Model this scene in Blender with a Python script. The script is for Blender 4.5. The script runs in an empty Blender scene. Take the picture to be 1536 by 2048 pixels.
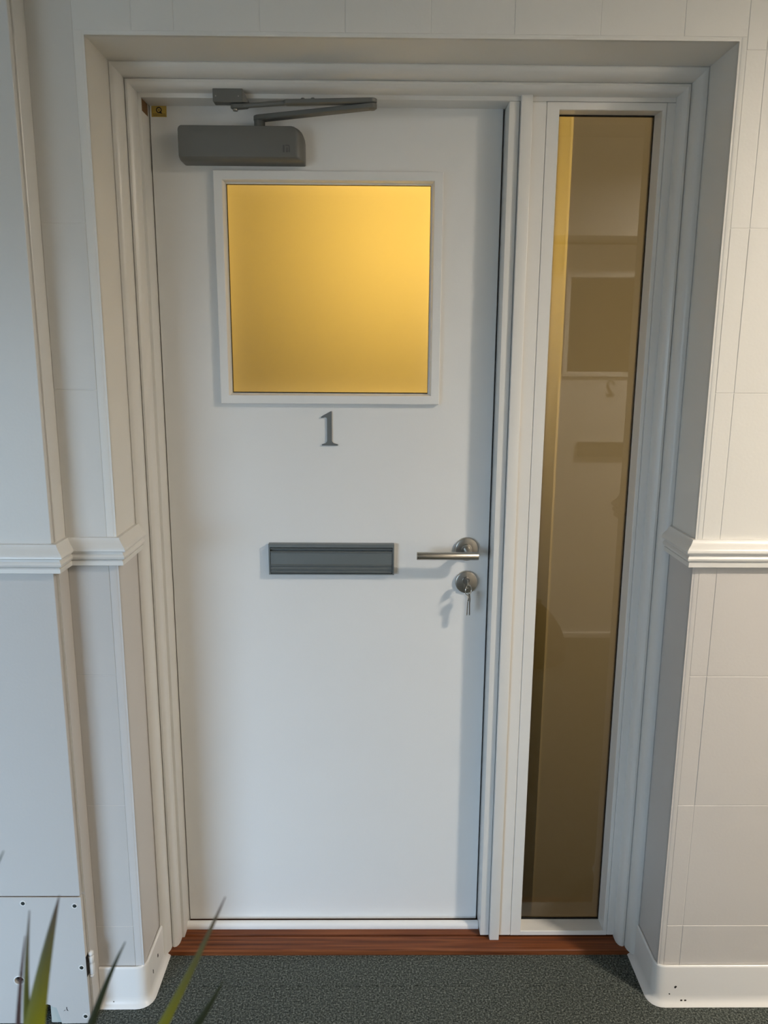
import bpy, bmesh, math, random
from mathutils import Vector, Matrix
random.seed(7)
S = bpy.context.scene
COL = S.collection
PI = math.pi

# ------------------------------------------------------------------ camera
cam = bpy.data.objects.new('camera', bpy.data.cameras.new('camera'))
COL.objects.link(cam)
S.camera = cam
cam.data.sensor_fit = 'VERTICAL'
cam.data.sensor_height = 36.0
cam.data.lens = 1560.0 / 2048.0 * 36.0
cam.data.clip_start = 0.02
cam.data.dof.use_dof = True
cam.data.dof.focus_distance = 1.86
cam.data.dof.aperture_fstop = 6.0
yaw, pitch, roll = math.radians(0.61531), math.radians(-11.66514), math.radians(0.35385)
fw = Vector((math.sin(yaw) * math.cos(pitch), math.cos(yaw) * math.cos(pitch), math.sin(pitch)))
r0 = Vector((math.cos(yaw), -math.sin(yaw), 0))
u0 = r0.cross(fw)
rt = math.cos(roll) * r0 + math.sin(roll) * u0
up = -math.sin(roll) * r0 + math.cos(roll) * u0
M = Matrix((rt, up, -fw)).transposed().to_4x4()
M.translation = Vector((0.48892, -1.81347, 1.50385))
cam.matrix_world = M

# ------------------------------------------------------------------ sky, lights, exposure
S.view_settings.view_transform = 'Standard'
S.view_settings.look = 'None'
S.view_settings.exposure = 0.0
S.view_settings.gamma = 1.0
S.view_settings.use_curve_mapping = False

SKY_STRENGTH = 17.5
CEIL_POWER = 51.0
HALL_POWER = 8.9
SIDE_FILL_POWER = 12.0
w = bpy.data.worlds.new('sky')
S.world = w
w.use_nodes = True
nt = w.node_tree
nt.nodes.clear()
o = nt.nodes.new('ShaderNodeOutputWorld')
bg = nt.nodes.new('ShaderNodeBackground')
tc = nt.nodes.new('ShaderNodeTexCoord')
sep = nt.nodes.new('ShaderNodeSeparateXYZ')
rp = nt.nodes.new('ShaderNodeValToRGB')
mp = nt.nodes.new('ShaderNodeMapRange')
mp.inputs['From Min'].default_value = -0.5
mp.inputs['From Max'].default_value = 0.5
rp.color_ramp.elements[0].position = 0.46
rp.color_ramp.elements[0].color = (0.13, 0.155, 0.17, 1)     # ground outside
rp.color_ramp.elements[1].position = 0.54
rp.color_ramp.elements[1].color = (0.56, 0.76, 1.0, 1)       # overcast blue sky
nt.links.new(tc.outputs['Generated'], sep.inputs[0])
nt.links.new(sep.outputs['Z'], mp.inputs['Value'])
nt.links.new(mp.outputs[0], rp.inputs[0])
nt.links.new(rp.outputs[0], bg.inputs[0])
bg.inputs[1].default_value = SKY_STRENGTH
nt.links.new(bg.outputs[0], o.inputs[0])

WIN = (-4.0, -1.05, 0.08, 1.80)          # lobby window x0,x1,z0,z1 in the wall y = -3.4
pl = bpy.data.lights.new('daylight_portal', 'AREA')
pl.shape = 'RECTANGLE'
pl.size = WIN[1] - WIN[0]
pl.size_y = WIN[3] - WIN[2]
pl.cycles.is_portal = True
po = bpy.data.objects.new('daylight_portal', pl)
COL.objects.link(po)
po.location = ((WIN[0] + WIN[1]) / 2, -3.46, (WIN[2] + WIN[3]) / 2)
po.rotation_euler = (PI / 2, 0, 0)       # area light looks along -Z -> +Y into the lobby

LAMP = (2.28, -1.43, 2.45)               # round ceiling light in the corridor
al = bpy.data.lights.new('ceiling_lamp_light', 'AREA')
al.shape = 'DISK'
al.size = 0.22
al.spread = math.radians(168)
al.energy = CEIL_POWER
al.color = (1.0, 0.88, 0.73)
ao = bpy.data.objects.new('ceiling_lamp_light', al)
COL.objects.link(ao)
ao.location = (LAMP[0], LAMP[1], LAMP[2] - 0.062)

HALL = (0.570, 0.415, 1.760)                # warm wall lamp inside the flat
hl = bpy.data.lights.new('hall_lamp_light', 'POINT')
hl.energy = HALL_POWER
hl.color = (1.0, 0.60, 0.105)
hl.shadow_soft_size = 0.05
ho = bpy.data.objects.new('hall_lamp_light', hl)
COL.objects.link(ho)
ho.location = HALL
SIDE_FILL = (1.30, 1.10, 1.40)               # dimmer lamp, added unseen to give the sidelight its glow
sl = bpy.data.lights.new('sidelight_fill_light', 'POINT')
sl.energy = SIDE_FILL_POWER
sl.color = (1.0, 0.66, 0.25)
sl.shadow_soft_size = 0.06
so = bpy.data.objects.new('sidelight_fill_light', sl)
COL.objects.link(so)
so.location = SIDE_FILL

# ------------------------------------------------------------------ materials
def new_mat(name):
    m = bpy.data.materials.new(name)
    m.use_nodes = True
    return m, m.node_tree, m.node_tree.nodes['Principled BSDF']

def paint(name, col, rough=0.4, bump=0.02, scale=220.0, spec=0.5, var=0.02):
    m, t, b = new_mat(name)
    b.inputs['Roughness'].default_value = rough
    b.inputs['Specular IOR Level'].default_value = spec
    c = t.nodes.new('ShaderNodeTexCoord')
    n = t.nodes.new('ShaderNodeTexNoise')
    n.inputs['Scale'].default_value = 3.0
    n.inputs['Detail'].default_value = 3.0
    mx = t.nodes.new('ShaderNodeMix')
    mx.data_type = 'RGBA'
    mx.inputs['A'].default_value = (*[v * (1 - var) for v in col], 1)
    mx.inputs['B'].default_value = (*[min(1, v * (1 + var)) for v in col], 1)
    t.links.new(c.outputs['Object'], n.inputs['Vector'])
    t.links.new(n.outputs['Fac'], mx.inputs['Factor'])
    t.links.new(mx.outputs['Result'], b.inputs['Base Color'])
    if bump:
        n2 = t.nodes.new('ShaderNodeTexNoise')
        n2.inputs['Scale'].default_value = scale
        n2.inputs['Detail'].default_value = 2.0
        bp = t.nodes.new('ShaderNodeBump')
        bp.inputs['Strength'].default_value = bump
        bp.inputs['Distance'].default_value = 0.004
        t.links.new(c.outputs['Object'], n2.inputs['Vector'])
        t.links.new(n2.outputs['Fac'], bp.inputs['Height'])
        t.links.new(bp.outputs['Normal'], b.inputs['Normal'])
    return m

def metal(name, col, rough=0.35, metallic=1.0, stretch=None, bump=0.03):
    m, t, b = new_mat(name)
    b.inputs['Base Color'].default_value = (*col, 1)
    b.inputs['Metallic'].default_value = metallic
    b.inputs['Roughness'].default_value = rough
    if stretch:
        c = t.nodes.new('ShaderNodeTexCoord')
        mpn = t.nodes.new('ShaderNodeMapping')
        mpn.inputs['Scale'].default_value = stretch
        n = t.nodes.new('ShaderNodeTexNoise')
        n.inputs['Scale'].default_value = 60.0
        bp = t.nodes.new('ShaderNodeBump')
        bp.inputs['Strength'].default_value = bump
        bp.inputs['Distance'].default_value = 0.002
        t.links.new(c.outputs['Object'], mpn.inputs['Vector'])
        t.links.new(mpn.outputs[0], n.inputs['Vector'])
        t.links.new(n.outputs['Fac'], bp.inputs['Height'])
        t.links.new(bp.outputs['Normal'], b.inputs['Normal'])
    return m

def plain(name, col, rough=0.6, spec=0.5):
    m, t, b = new_mat(name)
    b.inputs['Base Color'].default_value = (*col, 1)
    b.inputs['Roughness'].default_value = rough
    b.inputs['Specular IOR Level'].default_value = spec
    return m

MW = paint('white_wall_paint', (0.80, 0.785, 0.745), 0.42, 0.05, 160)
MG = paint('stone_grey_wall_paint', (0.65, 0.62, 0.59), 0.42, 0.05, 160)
MW_DIM = paint('white_wall_paint_dimmed_left', (0.70, 0.685, 0.65), 0.42, 0.05, 160)  # wall white darkened in colour, standing in for weaker light on the left
MG_DIM = paint('stone_grey_wall_paint_dimmed_left', (0.60, 0.575, 0.545), 0.42, 0.05, 160)  # wall grey darkened likewise for the dimmer left side
MCE = paint('ceiling_paint', (0.60, 0.59, 0.56), 0.7, 0.0)
MGL = paint('white_gloss_wood_paint', (0.79, 0.775, 0.74), 0.28, 0.03, 90)
MD = paint('white_door_paint', (0.80, 0.795, 0.775), 0.33, 0.03, 260)
MSK = paint('white_vinyl_skirting_paint', (0.84, 0.825, 0.80), 0.25, 0.04, 60)
MCL = metal('silver_grey_closer_enamel', (0.150, 0.150, 0.138), 0.48, 0.1)
MPL = metal('grey_anodised_aluminium', (0.185, 0.205, 0.205), 0.42, 0.4, (0.5, 40, 40))
MST = metal('brushed_stainless_steel', (0.47, 0.445, 0.40), 0.30, 1.0, (1, 50, 50))
MKEY = metal('nickel_key_metal', (0.70, 0.68, 0.63), 0.18, 1.0)
MNUM = metal('dark_grey_numeral_metal', (0.20, 0.205, 0.20), 0.4, 0.6)
MBLK = plain('black_rubber', (0.006, 0.006, 0.006), 0.5)
MHOLE = plain('dark_cavity', (0.02, 0.017, 0.015), 0.9)
MGOLD = metal('gold_foil_label', (0.62, 0.43, 0.10), 0.4, 0.5)
MINK = plain('black_ink', (0.01, 0.009, 0.008), 0.5)
MPLUG = plain('brown_chipped_paint', (0.17, 0.09, 0.035), 0.7)
MCAP = plain('pale_board_core', (0.50, 0.53, 0.49), 0.8)
MTERRA = plain('dark_brown_fabric', (0.07, 0.05, 0.035), 0.8)
MSOIL = plain('potting_soil', (0.03, 0.02, 0.012), 0.95)
MPOT = plain('grey_pot_glaze', (0.20, 0.20, 0.19), 0.4)

def wood_mat():
    m, t, b = new_mat('hardwood_sill_wood')
    c = t.nodes.new('ShaderNodeTexCoord')
    mpn = t.nodes.new('ShaderNodeMapping')
    mpn.inputs['Scale'].default_value = (1.2, 45, 45)
    n = t.nodes.new('ShaderNodeTexNoise')
    n.inputs['Scale'].default_value = 3.0
    n.inputs['Detail'].default_value = 6.0
    n.inputs['Distortion'].default_value = 0.4
    r = t.nodes.new('ShaderNodeValToRGB')
    r.color_ramp.elements[0].position = 0.30
    r.color_ramp.elements[0].color = (0.075, 0.022, 0.008, 1)
    r.color_ramp.elements[1].position = 0.70
    r.color_ramp.elements[1].color = (0.25, 0.080, 0.026, 1)
    e = r.color_ramp.elements.new(0.5)
    e.color = (0.165, 0.048, 0.015, 1)
    t.links.new(c.outputs['Object'], mpn.inputs[0])
    t.links.new(mpn.outputs[0], n.inputs['Vector'])
    t.links.new(n.outputs['Fac'], r.inputs[0])
    t.links.new(r.outputs[0], b.inputs['Base Color'])
    b.inputs['Roughness'].default_value = 0.5
    b.inputs['Specular IOR Level'].default_value = 0.3
    bp = t.nodes.new('ShaderNodeBump')
    bp.inputs['Strength'].default_value = 0.15
    bp.inputs['Distance'].default_value = 0.002
    t.links.new(n.outputs['Fac'], bp.inputs['Height'])
    t.links.new(bp.outputs['Normal'], b.inputs['Normal'])
    return m
MWOOD = wood_mat()

def carpet_mat():
    m, t, b = new_mat('green_grey_loop_carpet')
    c = t.nodes.new('ShaderNodeTexCoord')
    n = t.nodes.new('ShaderNodeTexNoise')
    n.inputs['Scale'].default_value = 230.0
    n.inputs['Detail'].default_value = 3.0
    n.inputs['Roughness'].default_value = 0.75
    v = t.nodes.new('ShaderNodeTexVoronoi')
    v.inputs['Scale'].default_value = 330.0
    r = t.nodes.new('ShaderNodeValToRGB')
    r.color_ramp.elements[0].position = 0.33
    r.color_ramp.elements[0].color = (0.018, 0.022, 0.020, 1)
    r.color_ramp.elements[1].position = 0.72
    r.color_ramp.elements[1].color = (0.36, 0.385, 0.345, 1)
    e = r.color_ramp.elements.new(0.52)
    e.color = (0.100, 0.114, 0.103, 1)
    t.links.new(c.outputs['Object'], n.inputs['Vector'])
    t.links.new(c.outputs['Object'], v.inputs['Vector'])
    t.links.new(n.outputs['Fac'], r.inputs[0])
    t.links.new(r.outputs[0], b.inputs['Base Color'])
    b.inputs['Roughness'].default_value = 0.95
    b.inputs['Specular IOR Level'].default_value = 0.1
    mt = t.nodes.new('ShaderNodeMath')
    mt.operation = 'ADD'
    t.links.new(n.outputs['Fac'], mt.inputs[0])
    t.links.new(v.outputs['Distance'], mt.inputs[1])
    bp = t.nodes.new('ShaderNodeBump')
    bp.inputs['Strength'].default_value = 0.8
    bp.inputs['Distance'].default_value = 0.004
    t.links.new(mt.outputs[0], bp.inputs['Height'])
    t.links.new(bp.outputs['Normal'], b.inputs['Normal'])
    return m
MCAR = carpet_mat()

def pane_front(name, ior=1.55, rough=0.012):
    """clear polished outer skin of the frosted glass: mirror-like at its Fresnel share, otherwise clear"""
    m = bpy.data.materials.new(name)
    m.use_nodes = True
    t = m.node_tree
    t.nodes.clear()
    out = t.nodes.new('ShaderNodeOutputMaterial')
    mix = t.nodes.new('ShaderNodeMixShader')
    fr = t.nodes.new('ShaderNodeFresnel')
    fr.inputs['IOR'].default_value = ior
    tr = t.nodes.new('ShaderNodeBsdfTransparent')
    gl = t.nodes.new('ShaderNodeBsdfGlossy')
    gl.inputs['Roughness'].default_value = rough
    t.links.new(fr.outputs[0], mix.inputs[0])
    t.links.new(tr.outputs[0], mix.inputs[1])
    t.links.new(gl.outputs[0], mix.inputs[2])
    t.links.new(mix.outputs[0], out.inputs[0])
    return m

def frost(name, col, diff, dcol=(0.22, 0.195, 0.14)):
    m = bpy.data.materials.new(name)
    m.use_nodes = True
    t = m.node_tree
    t.nodes.clear()
    out = t.nodes.new('ShaderNodeOutputMaterial')
    mix = t.nodes.new('ShaderNodeMixShader')
    mix.inputs[0].default_value = diff
    tr = t.nodes.new('ShaderNodeBsdfTranslucent')
    tr.inputs[0].default_value = (*col, 1)
    df = t.nodes.new('ShaderNodeBsdfDiffuse')
    df.inputs[0].default_value = (*dcol, 1)
    t.links.new(tr.outputs[0], mix.inputs[1])
    t.links.new(df.outputs[0], mix.inputs[2])
    t.links.new(mix.outputs[0], out.inputs[0])
    return m
MPF = pane_front('polished_glass_skin')
MPS = pane_front('polished_sidelight_skin', 1.80)
MFR = frost('etched_glass_back', (0.95, 0.94, 0.90), 0.22)
MFS = frost('etched_sidelight_back', (0.95, 0.94, 0.90), 0.36, (0.29, 0.275, 0.22))
MWG = pane_front('window_glass', 1.45)

def leaf_mat():
    m, t, b = new_mat('strappy_leaf_green')
    c = t.nodes.new('ShaderNodeUVMap')
    sp = t.nodes.new('ShaderNodeSeparateXYZ')
    r = t.nodes.new('ShaderNodeValToRGB')
    r.color_ramp.elements[0].position = 0.60
    r.color_ramp.elements[0].color = (0.27, 0.27, 0.012, 1)
    r.color_ramp.elements[1].position = 1.0
    r.color_ramp.elements[1].color = (0.14, 0.10, 0.095, 1)
    e = r.color_ramp.elements.new(0.82)
    e.color = (0.15, 0.15, 0.05, 1)
    t.links.new(c.outputs[0], sp.inputs[0])
    t.links.new(sp.outputs['Y'], r.inputs[0])
    t.links.new(r.outputs[0], b.inputs['Base Color'])
    b.inputs['Roughness'].default_value = 0.45
    return m
MLEAF = leaf_mat()
MLEAFP = plain('purple_brown_leaf', (0.16, 0.085, 0.075), 0.45)
MLEAFD = plain('dark_leaf_green', (0.035, 0.045, 0.018), 0.45)

def lamp_emit(name, col, s):
    m, t, b = new_mat(name)
    b.inputs['Base Color'].default_value = (0.8, 0.8, 0.78, 1)
    b.inputs['Emission Color'].default_value = (*col, 1)
    b.inputs['Emission Strength'].default_value = s
    return m
MDIFF = lamp_emit('lit_lamp_diffuser', (1.0, 0.9, 0.75), 4.0)
MBULB = lamp_emit('lit_warm_bulb', (1.0, 0.62, 0.16), 6.0)

# ------------------------------------------------------------------ helpers
def link(name, me, mats, parent=None, smooth=False):
    o = bpy.data.objects.new(name, me)
    if not isinstance(mats, (list, tuple)):
        mats = [mats]
    for m in mats:
        me.materials.append(m)
    if smooth:
        for p in me.polygons:
            p.use_smooth = True
    COL.objects.link(o)
    if parent is not None:
        o.parent = parent
    return o

def obj(name, bm, mats, parent=None, smooth=None):
    """smooth: None = flat, angle in degrees = smooth with sharp edges above it"""
    bmesh.ops.recalc_face_normals(bm, faces=bm.faces)
    if smooth:
        for f in bm.faces:
            f.smooth = True
        lim = math.radians(smooth)
        for e in bm.edges:
            if len(e.link_faces) == 2 and e.calc_face_angle(0) > lim:
                e.smooth = False
    me = bpy.data.meshes.new(name)
    bm.to_mesh(me)
    bm.free()
    return link(name, me, mats, parent)

def tag(o, label=None, cat=None, group=None, kind=None):
    if label: o['label'] = label
    if cat: o['category'] = cat
    if group: o['group'] = group
    if kind: o['kind'] = kind
    return o

def empty(name, loc=(0, 0, 0), rotz=0):
    o = bpy.data.objects.new(name, None)
    COL.objects.link(o)
    o.location = loc
    o.rotation_euler = (0, 0, rotz)
    o.empty_display_size = 0.05
    return o

def BM():
    return bmesh.new()

def box(bm, x0, x1, y0, y1, z0, z1, bevel=0.0, seg=1, mi=0):
    vs = [bm.verts.new((x, y, z)) for x in (x0, x1) for y in (y0, y1) for z in (z0, z1)]
    fs = []
    for q in ((0, 1, 3, 2), (4, 6, 7, 5), (0, 4, 5, 1), (2, 3, 7, 6), (0, 2, 6, 4), (1, 5, 7, 3)):
        f = bm.faces.new([vs[i] for i in q])
        f.material_index = mi
        fs.append(f)
    if bevel:
        es = list({e for f in fs for e in f.edges})
        bmesh.ops.bevel(bm, geom=es, offset=bevel, segments=seg, profile=0.6, affect='EDGES')
    return bm

def loops(bm, ls, cap0=False, cap1=False, closed=True):
    """bridge successive vertex loops"""
    vl = [[bm.verts.new(p) for p in l] for l in ls]
    for a, b in zip(vl, vl[1:]):
        n = len(a)
        for i in range(n if closed else n - 1):
            j = (i + 1) % n
            bm.faces.new((a[i], a[j], b[j], b[i]))
    if cap0: bm.faces.new(list(reversed(vl[0])))
    if cap1: bm.faces.new(vl[-1])
    return bm

def rect_ring(bm, ls):
    """ls: (x0,x1,z0,z1,y) rectangles bridged into a mitred frame; closes last to first"""
    L = [[(a, y, c), (b, y, c), (b, y, d), (a, y, d)] for a, b, c, d, y in ls]
    return _ring_closed(bm, L)

def _ring_closed(bm, L):
    vl = [[bm.verts.new(p) for p in l] for l in L]
    n = len(vl)
    for k in range(n):
        a, b = vl[k], vl[(k + 1) % n]
        for i in range(4):
            j = (i + 1) % 4
            bm.faces.new((a[i], a[j], b[j], b[i]))
    return bm

def tube(bm, pts, rad, n=12, caps=True):
    pts = [Vector(p) for p in pts]
    rs = rad if isinstance(rad, (list, tuple)) else [rad] * len(pts)
    ls = []
    ref = Vector((0, 0, 1))
    for i, p in enumerate(pts):
        d = (pts[min(i + 1, len(pts) - 1)] - pts[max(i - 1, 0)]).normalized()
        if abs(d.dot(ref)) > 0.95: ref = Vector((1, 0, 0))
        a = d.cross(ref).normalized()
        b = d.cross(a).normalized()
        ls.append([p + rs[i] * (math.cos(2 * PI * k / n) * a + math.sin(2 * PI * k / n) * b) for k in range(n)])
    return loops(bm, ls, caps, caps)

def lathe(bm, prof, origin, axis='-y', n=32):
    """prof: (r, h) with h measured along axis from origin"""
    ox, oy, oz = origin
    ls = []
    for r, h in prof:
        l = []
        for k in range(n):
            c, s = math.cos(2 * PI * k / n) * r, math.sin(2 * PI * k / n) * r
            if axis == '-y': l.append((ox + c, oy - h, oz + s))
            elif axis == 'z': l.append((ox + c, oy + s, oz + h))
        ls.append(l)
    return loops(bm, ls, True, True)

def prism_x(bm, prof, x0, x1):
    """prof: closed list of (y,z); extruded along x"""
    return loops(bm, [[(x0, y, z) for y, z in prof], [(x1, y, z) for y, z in prof]], True, True)

def prism_z(bm, prof, z0, z1):
    return loops(bm, [[(x, y, z0) for x, y in prof], [(x, y, z1) for x, y in prof]], True, True)

def sweep(bm, path, prof):
    """path: 2D (x,y) polyline; outward normal is on its right-hand side; prof: closed (n,z) list. Mitred corners."""
    P = [Vector((p[0], p[1])) for p in path]
    N = []
    for a, b in zip(P, P[1:]):
        d = (b - a).normalized()
        N.append(Vector((d.y, -d.x)))
    ls = []
    for i, p in enumerate(P):
        if i == 0: m = N[0]
        elif i == len(P) - 1: m = N[-1]
        else:
            m = (N[i - 1] + N[i])
            m = m / (1 + N[i - 1].dot(N[i]))
        ls.append([(p.x + m.x * n, p.y + m.y * n, z) for n, z in prof])
    return loops(bm, ls, True, True)

def round_corner(path, i, r, n=6):
    """replace vertex i of a 2D path by an arc of radius r"""
    a, p, b = (Vector(path[k]) for k in (i - 1, i, i + 1))
    d0, d1 = (a - p).normalized(), (b - p).normalized()
    pts = []
    for k in range(n + 1):
        t = k / n
        q0, q1 = p + d0 * r, p + d1 * r
        pts.append(tuple(q0 * (1 - t) ** 2 + p * 2 * t * (1 - t) + q1 * t ** 2))
    return path[:i] + pts + path[i + 1:]

def shape2d(name, outlines, y0, y1, mat, parent=None, bevel=0.0):
    """flat outlines in the x-z plane (holes allowed) given thickness from y0 (front) to y1"""
    cu = bpy.data.curves.new(name, 'CURVE')
    cu.dimensions = '2D'
    cu.fill_mode = 'BOTH'
    cu.extrude = (y1 - y0) / 2 - bevel
    cu.bevel_depth = bevel
    for ol in outlines:
        s = cu.splines.new('POLY')
        s.points.add(len(ol) - 1)
        for p, (x, z) in zip(s.points, ol):
            p.co = (x, z, 0, 1)
        s.use_cyclic_u = True
    tmp = bpy.data.objects.new(name, cu)
    me = bpy.data.meshes.new_from_object(tmp)
    bpy.data.objects.remove(tmp)
    bpy.data.curves.remove(cu)
    me.transform(Matrix.Translation((0, (y0 + y1) / 2, 0)) @ Matrix.Rotation(PI / 2, 4, 'X'))
    me.materials.clear()
    return link(name, me, mat, parent)

def circ(cx, cz, rx, rz=None, n=28, a0=0.0, a1=2 * PI, end=False):
    rz = rx if rz is None else rz
    m = n + 1 if end else n
    return [(cx + rx * math.cos(a0 + (a1 - a0) * k / n), cz + rz * math.sin(a0 + (a1 - a0) * k / n)) for k in range(m)]

def rrect(x0, x1, z0, z1, radii, n=5):
    """rounded rectangle, radii for (bottom-left, bottom-right, top-right, top-left)"""
    bl, br, tr, tl = radii
    p = []
    for cx, cz, r, a in ((x0 + bl, z0 + bl, bl, PI), (x1 - br, z0 + br, br, 1.5 * PI), (x1 - tr, z1 - tr, tr, 0), (x0 + tl, z1 - tl, tl, PI / 2)):
        for k in range(n + 1):
            t = a + PI / 2 * k / n
            p.append((cx + r * math.cos(t), cz + r * math.sin(t)))
    return p

# ------------------------------------------------------------------ layout numbers (metres; door leaf face is y = 0, floor z = 0)
FW = -0.245            # face of the tiled wall
PF = -0.306            # face of the boxed-in pier on the left
PX = -0.150            # right edge of that pier
XL, XR, ZT = -0.0455, 1.153, 2.064    # opening in the tiled wall
RAIL = 1.097           # paint changes colour behind the chair rail
CEIL = 2.45
FF = -0.055            # face of the door frame

# ------------------------------------------------------------------ floor and carpet tiles
bm = BM(); box(bm, -4.3, 4.6, -3.6, 0.05, -0.06, -0.008)
floor = tag(obj('floor', bm, MHOLE), 'green grey loop pile carpet tiles laid over the corridor floor', 'floor', kind='structure')
def carpet_tile(w, d):
    ct = BM(); box(ct, 0.0005, w - 0.0005, 0.0005, d - 0.0005, -0.008, 0.0, 0.0012)
    bmesh.ops.recalc_face_normals(ct, faces=ct.faces)
    me = bpy.data.meshes.new('carpet_tile'); ct.to_mesh(me); ct.free(); me.materials.append(MCAR)
    return me
CW = 1.9
full, strip = carpet_tile(CW, 0.5), carpet_tile(CW, 0.168)
for i in range(-2, 3):
    x0 = -0.33 + i * CW
    if x0 > 4.5: continue
    for j in range(-7, 0):
        t = bpy.data.objects.new('carpet_tile', full); COL.objects.link(t); t.parent = floor; t.location = (x0, -0.198 + j * 0.5, 0)
    if i == 0:
        t = bpy.data.objects.new('carpet_tile', strip); COL.objects.link(t); t.parent = floor; t.location = (x0, -0.198, 0)

bm = BM(); box(bm, -4.3, 4.6, -3.6, 0.05, CEIL, CEIL + 0.1)
tag(obj('ceiling', bm, MCE), 'plain white painted corridor ceiling', 'ceiling', kind='structure')

# ------------------------------------------------------------------ tiled wall around the doorway
wall = empty('wall_front', (0, 0, 0))
tag(wall, 'painted tile wall around the doorway, white above the chair rail and stone grey below', 'wall', kind='structure')
FB = FW + 0.0009       # joint depth
def wall_box(x0, x1, z0, z1):
    for a, b, m in ((z0, min(z1, RAIL), MG), (max(z0, RAIL), z1, MW)):
        if b - a > 1e-4:
            bm = BM(); box(bm, x0, x1, FB, 0.06, a, b); obj('wall_core', bm, m, wall)
wall_box(-0.60, XL, 0, CEIL)
wall_box(XR, 4.6, 0, CEIL)
wall_box(XL, XR, ZT, CEIL)
ZJ = [0.0, 0.205, 0.513, 0.821, RAIL, 1.425, 1.738, 2.049, 2.36, CEIL]
J = 0.0006
def tile(x0, x1, z0, z1):
    if x1 - x0 < 0.008 or z1 - z0 < 0.008: return
    dy = random.uniform(-0.00035, 0.00035)
    bm = BM(); box(bm, x0 + J, x1 - J, FW + dy, FB + 0.002, z0 + J, z1 - J, 0.0006)
    obj('wall_tile', bm, (MG_DIM if x1 < 0 else MG) if z1 <= RAIL + 0.001 else (MW_DIM if x1 < 0 else MW), wall)  # left tiles: same wall, dimmer light there put into the colour
xs = [XR + 0.0135, 1.2035] + [1.2035 + 0.1545 * k for k in range(1, 9)]
for a, b in zip(xs, xs[1:]):
    for c, d in zip(ZJ, ZJ[1:]):
        if c >= RAIL: tile(a, b, c, d)
xs2 = xs[:2] + xs[3::2]
for a, b in zip(xs2, xs2[1:]):
    for c, d in zip(ZJ, ZJ[1:]):
        if c < RAIL - 0.01: tile(a, b, c, d)
for c, d in zip(ZJ, ZJ[1:]):
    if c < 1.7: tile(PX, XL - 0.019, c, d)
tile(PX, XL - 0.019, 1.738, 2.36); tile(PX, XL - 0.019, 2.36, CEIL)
xt = [XL - 0.019, 0.1185 - 0.077, 0.1185, 0.274, 0.4295, 0.5854, 0.7379, 0.8953, 1.0493, XR + 0.0135]
for a, b in zip(xt, xt[1:]):
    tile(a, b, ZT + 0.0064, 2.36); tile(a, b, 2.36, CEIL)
# bullnose beads at the opening corners
def bead_v(xe, s, width, z0, z1, m):
    pr = [(xe, FB + 0.004), (xe, FW + 0.006), (xe + s * 0.0012, FW + 0.0025), (xe + s * 0.004, FW + 0.0004), (xe + s * 0.006, FW), (xe + s * (width - J), FW), (xe + s * (width - J), FB + 0.004)]
    bm = BM(); prism_z(bm, pr, z0, z1); obj('corner_bead', bm, m, wall, 40)
for a, b, m in ((0, RAIL, MG), (RAIL, ZT + 0.0064, MW)):
    bead_v(XL, -1, 0.019, a, b, m); bead_v(XR, 1, 0.0135, a, b, m)
bm = BM(); prism_x(bm, [(FB + .004, ZT), (FW + .006, ZT), (FW + .0025, ZT + .0012), (FW + .0004, ZT + .004), (FW, ZT + .006), (FW, ZT + .0062), (FB + .004, ZT + .0062)], XL, XR)
obj('corner_bead', bm, MW, wall, 40)

# ------------------------------------------------------------------ boxed-in pier at the left
pier = empty('wall_left', (0, 0, 0))
tag(pier, 'boxed-in pier of painted boards standing proud of the tiled wall', 'wall', kind='structure')
bm = BM(); box(bm, PX - 0.03, PX, PF + 0.013, FW + 0.004, 0.0, CEIL, 0.0012); 
for f in bm.faces:
    pass
obj('side_batten', bm, MGL, pier)
bm = BM(); box(bm, -4.25, PX - 0.0035, PF, PF + 0.012, RAIL, CEIL, 0.001); obj('upper_board', bm, MW_DIM, pier)
bm = BM(); box(bm, -4.25, PX - 0.0045, PF, PF + 0.012, 0.3315, RAIL, 0.001); obj('lower_board', bm, MG_DIM, pier)
bm = BM(); box(bm, -4.25, -0.62, PF, PF + 0.012, 0.0, 0.329, 0.001); obj('lower_board', bm, MG_DIM, pier)
bm = BM(); box(bm, PX - 0.0005, PX + 0.0006, PF + 0.0135, FW, 0.0, RAIL - 0.01); obj('batten_face', bm, MG, pier)
bm = BM(); box(bm, -0.62, PX - 0.03, FW - 0.002, FW + 0.01, 0, 0.4); obj('cavity_back', bm, MHOLE, pier)
bm = BM()
lathe(bm, [(0.0055, 0), (0.0065, 0.002), (0.0065, 0.024), (0.005, 0.026), (0.005, 0.029), (0.0065, 0.031), (0.0065, 0.044), (0.0045, 0.046)], (PX + 0.002, PF + 0.016, 0.122), 'z', 14)
lathe(bm, [(0.002, 0), (0.006, 0.003), (0.0068, 0.007), (0.006, 0.011), (0.002, 0.0135)], (PX + 0.002, PF + 0.016, 0.1675), 'z', 14)
lathe(bm, [(0.002, 0), (0.0052, 0.003), (0.0055, 0.006), (0.002, 0.010)], (PX + 0.001, PF + 0.016, 0.112), 'z', 14)
tag(obj('painted_hinge', bm, MSK, pier, 60), 'white overpainted hinge knuckle')
bm = BM(); box(bm, PX - 0.006, PX - 0.0035, PF + 0.0005, PF + 0.0128, 0.125, 0.176); obj('hinge_slot', bm, MHOLE, pier)

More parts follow.
